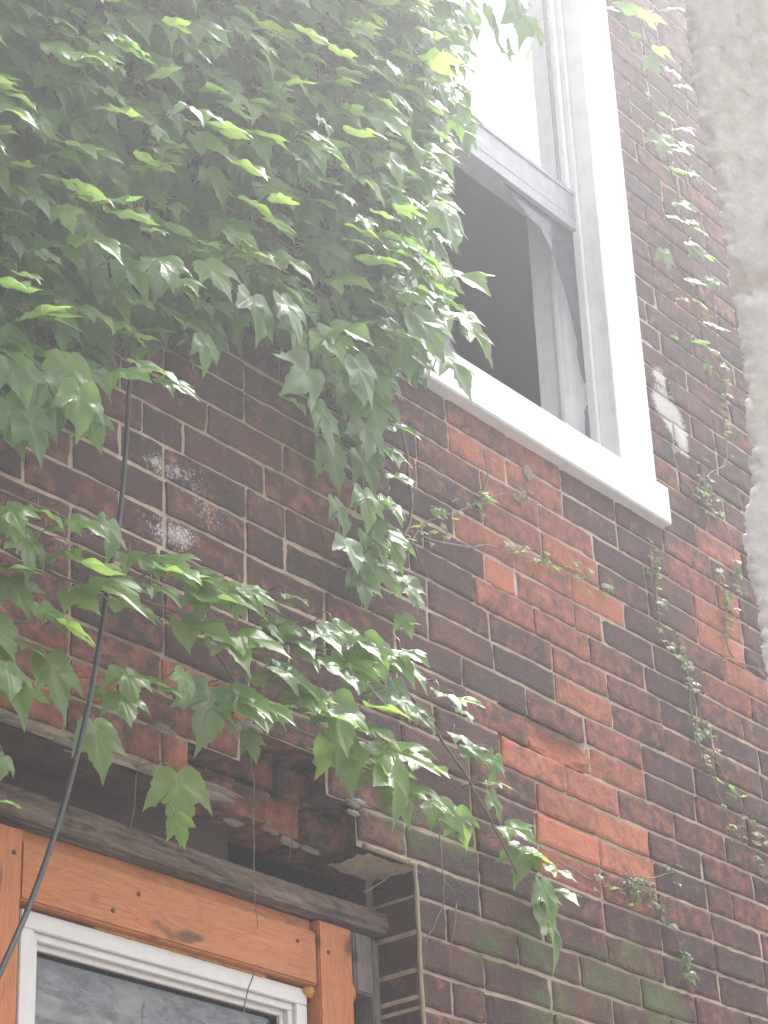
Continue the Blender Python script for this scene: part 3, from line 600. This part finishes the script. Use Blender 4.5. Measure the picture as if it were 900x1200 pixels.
def old_beam(x0, x1, y0, y1, zf0, zf1, nx=260, nv=12, amp=.0045, seed=0.0):
    """weathered timber: eroded rounded section swept along x"""
    b = MB(); sec = []
    for k in range(nv * 4):
        s_ = k // nv; t_ = (k % nv) / nv
        sec.append(((t_, 0), (1, t_), (1 - t_, 1), (0, 1 - t_))[s_])
    rings = []
    for i in range(nx + 1):
        u = i / nx; x = x0 + (x1 - x0) * u; za, zb = zf0(u), zf1(u); ring = []
        for (a, c) in sec:
            ca, cc = a - .5, c - .5; rr = 1 - .05 * (abs(ca) * 2 * abs(cc) * 2) ** 3
            y = y0 + (y1 - y0) * (.5 + ca * rr); z = za + (zb - za) * (.5 + cc * rr)
            e = amp * 1.2 * noise.noise((x * 7, y * 110, z * 110 + seed)) + amp * .7 * noise.noise((x * 45, y * 220, z * 220 + seed)) + amp * noise.noise((x * 14, y * 30, z * 30 + seed))
            ring.append(b.vert((x, y + e, z + e * .7)))
        rings.append(ring)
    n = len(sec)
    for i in range(nx):
        for k in range(n): b.face((rings[i][k], rings[i][(k + 1) % n], rings[i + 1][(k + 1) % n], rings[i + 1][k]))
    b.face(rings[0][::-1]); b.face(rings[-1]); return b
old_beam(1.2, 3.098, .066, .15, lambda u: 2.853 + .012 * max(0, u - .6), lambda u: 2.886 + .016 * math.sin(min(1, u * 1.3) * 2.6) + .006 * u).build('beam', M_old, door, smooth=False)
b = MB(); b.box(3.018, 3.070, .082, .14, 2.738, 2.852, bev=.004); b.build('wood_block', M_oldz, door)
b = MB(); b.box(3.074, 3.096, .088, .14, .3, 2.850, bev=.003); b.build('filler_strip', M_oldz, door)
# white window in the doorway: three stepped rings, glass and an added wrinkled sheet behind it imitating a reflected wall
def ring(name, x0, x1, z1, w, y0, y1, mt, par, bev=.0015):
    b = MB(); zb = 1.2
    b.box(x0, x1, y0, y1, z1 - w, z1, bev=bev); b.box(x0, x0 + w, y0 + .0003, y1, zb, z1 - w, bev=bev); b.box(x1 - w, x1, y0 + .0003, y1, zb, z1 - w, bev=bev)
    return b.build(name, mt, par)
low = ring('white_frame', 2.225, 2.903, 2.724, .030, .102, .16, M_vinyl, door)
ring('frame_bead', 2.255, 2.873, 2.694, .013, .110, .16, M_vinyl, low, .001)
ring('glazing_bead', 2.268, 2.860, 2.681, .010, .121, .16, M_vinyl, low, .001)
ring('gasket', 2.278, 2.850, 2.671, .003, .128, .16, M_black, low, .0003)
b = MB(); b.box(2.28, 2.848, .132, .135, 1.2, 2.669); b.build('glass', M_glassl, low)
b = MB(); g = []
nx, nz = 150, 130
for j in range(nz + 1):
    row = []
    for i in range(nx + 1):
        x = 2.27 + .59 * i / nx; z = 2.15 + .53 * j / nz
        q = x * 1.0 + .5 * z
        w_ = noise.noise((x * 7, z * 9, 5)); h = 1.5 * abs(noise.noise((x * 7 + 1, z * 24 + x * 6 + w_ * 2, 2))) + .8 * abs(noise.noise((x * 15, z * 52 + x * 12 + w_ * 3, 7))) + .22 * noise.noise((x * 50, z * 110, 3))
        row.append(b.vert((x, .168 - .030 * min(1.0, h), z)))
    g.append(row)
for j in range(nz):
    for i in range(nx): b.face((g[j][i], g[j][i + 1], g[j + 1][i + 1], g[j + 1][i]))
b.build('reflection_sheet', M_mirrored, low, smooth=True)

# ---------------------------------------------------------------- rough stucco pier in the foreground
b = MB(); S = [Vector(p) for p in STUC]; S.reverse(); g = []
def s_at(z):
    for p, q in zip(S[:-1], S[1:]):
        if p.z <= z <= q.z:
            t_ = (z - p.z) / (q.z - p.z); return p.lerp(q, t_)
    return S[0] if z < S[0].z else S[-1]
zs = list(np.arange(2.10, 3.12, .0027)); base = Vector((1.60, -1.61, 0))
zs = list(np.arange(0.0, 2.1, .05)) + zs + list(np.arange(3.13, 4.4, .05))
prof = [('b', .42), ('b', .25), ('b', .12), ('b', .05)]
for z in zs:
    p = s_at(z); ed = Vector((p.x, p.y)); row = []
    hd = .06 * math.exp(-((z - 2.735) / .012) ** 2)
    # around the far corner: back face (+y side, running to +x), rounded arris, then the face towards the camera (running to -y)
    cor = []
    for d in (.44, .24, .12, .06, .03): cor.append((d, .012 * (d < .1)))
    out = []
    for d, e in cor: out.append((ed.x + d + .015, ed.y + .0, 1.0))
    for k in range(7):
        an = math.pi / 2 * (k / 6); out.append((ed.x + .016 - .016 * math.sin(an), ed.y - .016 + .016 * math.cos(an), 0))
    for k in range(1, 70): out.append((ed.x + k * .0026, ed.y - .016 - k * .0029, 0))
    out.append((ed.x + .20, ed.y - .24, 0))
    for k in range(1, 6): out.append((ed.x + .22 + k * .02, ed.y - .27 - k * .05, 0))
    for k in range(1, 6): out.append((ed.x + .32 + k * .03, ed.y - .52, 0))
    for (x, y, _) in out:
        v = Vector((x, y, z))
        h = .0036 * noise.noise(v * 16) + .0034 * noise.noise(v * 60) + .0038 * noise.noise(v * 150) + .0030 * noise.noise(v * 260)
        dn = .014 * math.exp(-((z - 2.722 - .1 * (y + 1.62)) / .010) ** 2) * (1 if y < ed.y - .01 else 0)
        row.append(b.vert((x - h + dn, y + h * .6, z + h * .3)))
    g.append(row)
for j in range(len(g) - 1):
    for i in range(len(g[0]) - 1): b.face((g[j][i + 1], g[j][i], g[j + 1][i], g[j + 1][i + 1]))
    b.face((g[j][0], g[j][-1], g[j + 1][-1], g[j + 1][0]))
b.face(g[-1])
tag(b.build('stucco_pier', M_stuc, None, smooth=True), 'rough pale grey stucco wall corner close to the camera at the right edge', 'wall')

# ---------------------------------------------------------------- black cable
cp = smooth_path(CABLE, .02)
b = MB(); b.tube(cp, .0043, 8)
tag(b.build('cable', M_black, None, smooth=True), 'thin black cable hanging out of the ivy and slanting down past the orange door frame', 'cable')

# ---------------------------------------------------------------- leaves
HALF = [(0, .02), (.05, -.06), (.16, -.125), (.30, -.125), (.41, -.05), (.475, .02), (.50, .10), (.575, .19), (.59, .29), (.655, .38), (.66, .48), (.74, .71),
        (.62, .655), (.53, .64), (.44, .60), (.37, .585), (.31, .62), (.305, .69), (.325, .755), (.25, .82), (.235, .90), (.165, .96), (.08, 1.09), (0, 1.26)]
def leaf_template(seed, narrow=1.0):
    r_ = random.Random(seed)
    right = [(x * narrow * .84 * (1 + r_.uniform(-.05, .05)), y * (1 + r_.uniform(-.04, .04))) for x, y in HALF]
    left = [(-x * narrow * .84 * (1 + r_.uniform(-.05, .05)), y * (1 + r_.uniform(-.04, .04))) for x, y in HALF[1:-1]][::-1]
    out = right + left; c = (0, .25); V = [c]; F = []; n = len(out)
    for s_ in (.30, .55, .80, 1.0):
        for x, y in out: V.append((c[0] + (x - c[0]) * s_, c[1] + (y - c[1]) * s_))
    for i in range(n): F.append((0, 1 + i, 1 + (i + 1) % n))
    for k in range(3):
        for i in range(n):
            a = 1 + k * n + i; a2 = 1 + k * n + (i + 1) % n; F.append((a, a + n, a2 + n, a2))
    return np.array(V), F
TPL = [leaf_template(s_, nw) for s_, nw in ((1, 1), (2, .92), (3, 1.06), (4, .85), (5, 1.0))]
def add_leaf(mb, pos, size, tip, nrm, young_lit=.2, bend=None, pet=None, r_=random):
    V, F = TPL[r_.randrange(len(TPL))]
    t = Vector(tip).normalized(); n = Vector(nrm); n = (n - t * n.dot(t)).normalized(); s_ = t.cross(n)
    size = size / 1.16
    x = V[:, 0]; a = V[:, 1]
    c1 = r_.uniform(.05, .36) if bend is None else bend; c2 = r_.uniform(.05, .40); c3 = r_.uniform(.12, .34); ph = r_.uniform(0, 6.3)
    tw = r_.uniform(-.35, .35)
    # folded between the veins, tips curling back
    d1 = np.abs(x); d2 = np.abs(np.abs(x) * .74 - a * .64)
    h = c3 * np.minimum(d1, d2) - c2 * x ** 2 - c1 * (np.maximum(0, a - .1) ** 2 * .6 + np.maximum(0, a - .45) ** 2 * .9) + tw * x * a + .035 * np.sin(9 * a + ph) * (np.abs(x) > .12) + .02 * np.sin(14 * x + ph * 2)
    base = len(mb.v); P = Vector(pos) - t * (.42 * size)
    px, py, pz = P; sx = size
    A = np.outer(x * sx, s_) + np.outer(a * sx, t) + np.outer(h * sx, n) + np.array([px, py, pz])
    mb.v.extend(map(tuple, A.tolist())); mb.c.extend([(young_lit, r_.random(), 0, 0)] * len(x)); mb.uv.extend(zip(x.tolist(), a.tolist()))
    for f in F: mb.face([base + k for k in f], 0)
    if pet is not None:
        q = Vector(pet); mid = (P + q) * .5 + Vector((0, -.01, .012)) ; mb.tube([P, (P + mid) * .5 + Vector((0, -.003, .004)), mid, q], .0011, 4, 1)
def orient(theta, roll):
    """theta: how far the tip swings out from the wall; roll: sideways swing"""
    th = math.radians(theta); ro = math.radians(roll)
    t = Vector((math.sin(ro) * math.cos(th * .6), -math.sin(th), -math.cos(th) * math.cos(ro)))
    n = Vector((random.uniform(-.75, .10), -math.cos(th), math.sin(th)))
    return t, n
def inside(poly, x, z):
    c = False; j = len(poly) - 1
    for i in range(len(poly)):
        if (poly[i][1] > z) != (poly[j][1] > z) and x < (poly[j][0] - poly[i][0]) * (z - poly[i][1]) / (poly[j][1] - poly[i][1]) + poly[i][0]: c = not c
        j = i
    return c
def edge_dist(poly, x, z):
    d = 9
    for i in range(len(poly)):
        ax, az = poly[i - 1]; bx, bz = poly[i]; L2 = (bx - ax) ** 2 + (bz - az) ** 2
        t_ = max(0, min(1, ((x - ax) * (bx - ax) + (z - az) * (bz - az)) / L2)); d = min(d, math.hypot(x - ax - t_ * (bx - ax), z - az - t_ * (bz - az)))
    return d
def scatter(mb, poly, n, y0, y1, s0, s1, th=(8, 60), young_lit=(.0, .45), margin=0.0):
    xs = [p[0] for p in poly]; zs_ = [p[1] for p in poly]; k = 0; tries = 0
    while k < n and tries < n * 40:
        tries += 1; x = random.uniform(max(min(xs), 1.2), max(xs)); z = random.uniform(min(zs_), min(max(zs_), 6.62))
        if not inside(poly, x, z): continue
        if margin and edge_dist(poly, x, z) < margin: continue
        y = random.uniform(y0, y1)
        t, nn = orient(random.uniform(*th), random.gauss(5, 22))
        add_leaf(mb, (x + (.12 + y) * 1.26, y, z + (.12 + y) * .87), random.uniform(s0, s1), t, nn, random.uniform(*young_lit) ** 1.3, pet=(x + random.uniform(-.05, .05) + (.12 + y) * 1.26, min(-.012, y + .07), z + random.uniform(-.02, .06) + (.12 + y) * .87))
        k += 1
def listed(mb, tab, young_lit=(.1, .6), pet_y=.07, rollm=8, rolls=18):
    for x, y, z, s_, th in tab:
        if th == -99: th = random.choice((15, 35, 50, 58, 64, 70)) + random.uniform(-6, 6)
        t, n = orient(th, random.gauss(rollm, rolls))
        add_leaf(mb, (x, y, z), s_ * random.uniform(1.08, 1.28), t, n, random.uniform(*young_lit), pet=(x + random.uniform(-.05, .03), min(-.01, y + pet_y), z + random.uniform(.02, .06)))
LM = [M_leaf, M_pet]

def plant(name, label, loc, stems, r0, jit, fol, matl=LM, cat='ivy', group=None, mstem=None):
    root = empty(name, loc); tag(root, label, cat, group)
    sb = MB()
    for s_ in stems:
        q = smooth_path(s_, .02, jit); n = len(q)
        sb.tube(q, [r0 * (1 - .6 * i / n) for i in range(n)], 6)
    o1 = sb.build('stem', mstem or M_stem, root, smooth=True)
    o2 = fol.build('foliage', matl, root, smooth=True)
    keep(root, o1, o2); return root

fb = MB()
scatter(fb, CURT, 1500, -.07, -.015, .075, .12, (4, 45), (.0, .2))
scatter(fb, CURT, 1150, -.15, -.06, .05, .105, (12, 70), (.05, .5))
scatter(fb, CURT, 520, -.22, -.14, .045, .105, (30, 78), (.1, 1.0), .05)  # outermost leaves paler: top light partly put into the leaf colour
listed(fb, WINL, (.0, .35)); listed(fb, WINT, (.0, .1))
plant('ivy', 'thick green ivy curtain covering the wall from the top down to left of the window', (2.4, -.02, 0), P_CU[2:], .006, .006, fb)
fb = MB(); listed(fb, [q[:3] + [q[3] * .84, q[4]] for q in STRL], (.1, .45)); scatter(fb, STR, 12, -.08, -.03, .05, .08, (5, 50), (.05, .4))
plant('ivy', 'hanging ivy strand trailing down the bricks below the left corner of the window', (3.0, -.02, 0), P_CU[:2], .004, .006, fb)
fb = MB(); listed(fb, BR, (.15, .75))
more = [[x + random.gauss(0, .022), y + random.uniform(-.04, .06), z + random.gauss(0, .016), s_ * random.uniform(.6, .95), -99] for x, y, z, s_, th in BR if random.random() < .75 and x > 2.2 and z > 3.02]
listed(fb, more, (.0, .6))
plant('ivy', 'leafy ivy branch spreading sideways across the bricks above the orange door frame', (2.3, -.02, 0), P_BR, .0035, .006, fb)
fb = MB(); listed(fb, TAIL, (.2, .6), .05)
plant('ivy', 'long bare ivy stem with a few leaves at its end, right of the doorway', (3.2, -.02, 0), [P_ST], .0042, .006, fb)
fb = MB(); listed(fb, [q[:3] + [q[3] * .85, q[4]] for q in RV], (.0, .3), .04)
plant('ivy', 'pale climbing ivy with mid-sized leaves between the window and the stucco corner', (4.6, -.02, 0), P_RV, .003, .008, fb)

def tiny(paths, s0, s1, dens, young_lit, skip=0.0):
    mb = MB()
    for pth in paths:
        q = smooth_path(pth, .012, .004)
        for p in q:
            for _ in range(dens if random.random() > skip else 0):
                if noise.noise(p * 9) < -.12: continue
                d = Vector((random.gauss(0, .014), random.uniform(-.014, -.002), random.gauss(0, .014)))
                t, n = orient(random.uniform(10, 75), random.gauss(0, 50))
                add_leaf(mb, p + d, random.uniform(s0, s1), t, n, random.uniform(*young_lit), pet=p if random.random() < .3 else None)
    return mb
TM = [M_tiny, M_dry]
plant('creeper', 'sparse yellow-green creeper sprigs on the red bricks under the window sill', (3.5, -.01, 0), P_CR['a'], .0028, .006, tiny(P_CR['a'], .014, .030, 1, (.4, 1), .25), TM, 'creeper', None, M_dry)
plant('creeper', 'fine creeper climbing beside the stucco corner, right of the window sill', (4.7, -.01, 0), P_CR['b'], .0026, .008, tiny(P_CR['b'], .014, .034, 1, (.0, .6), .15), TM, 'creeper', None, M_dry)
plant('creeper', 'long thin creeper running down the dark bricks from below the sill end', (4.3, -.01, 0), P_CR['c'], .0026, .008, tiny(P_CR['c'], .013, .028, 1, (.1, .8), .15), TM, 'creeper', None, M_dry)
plant('creeper', 'short creeper with small round leaves above the mossy bricks', (3.8, -.01, 0), P_CR['d'], .0020, .006, tiny(P_CR['d'], .014, .032, 1, (.0, .5), .0), TM, 'creeper', None, M_dry)
lab = ['dry tendril hanging straight down in front of the beam and orange board', 'short dry tendril hanging from the broken bricks', 'dry tendril lying across the white lower window frame', 'dry twig sticking out over the dark cavity at the doorway corner', 'long dry tendril stuck to the bricks right of the doorway', 'short dry tendril on the bricks beside the long one', 'tiny forked tendril on the dark brick right of the doorway', 'dry tendril hanging below the left ivy branch over the dark lintel', 'dry tendril on the bricks beside the hanging ivy strand', 'short pale tendril just under the left end of the sill']
for p, lb in zip(P_DRY, lab):
    q = smooth_path(p, .015, .007); b = MB(); b.tube(q, [.0016 * (1 - .5 * i / len(q)) for i in range(len(q))], 5)
    tag(b.build('tendril', M_dry, None, smooth=True), lb, 'tendril')
# parts of the house were built in world coordinates: keep them there
for o in list(bpy.data.objects):
    if o.parent is house: keep(house, o)

# ---------------------------------------------------------------- haze: even pale air round everything, added to imitate lens glare
hz = MB(); hz.box(-41, 41, -41, 41, -1, 8.2)
ht = bpy.data.materials.new('glare_haze'); ht.use_nodes = True; n_ = ht.node_tree; n_.nodes.clear()
pv = n_.nodes.new('ShaderNodeVolumePrincipled'); pv.inputs['Color'].default_value = (.93, .93, .97, 1); pv.inputs['Density'].default_value = GLARE_HAZE; pv.inputs['Anisotropy'].default_value = 0.75
ho = n_.nodes.new('ShaderNodeOutputMaterial'); n_.links.new(pv.outputs[0], ho.inputs['Volume'])
tag(hz.build('glare_haze', ht), kind='stuff')
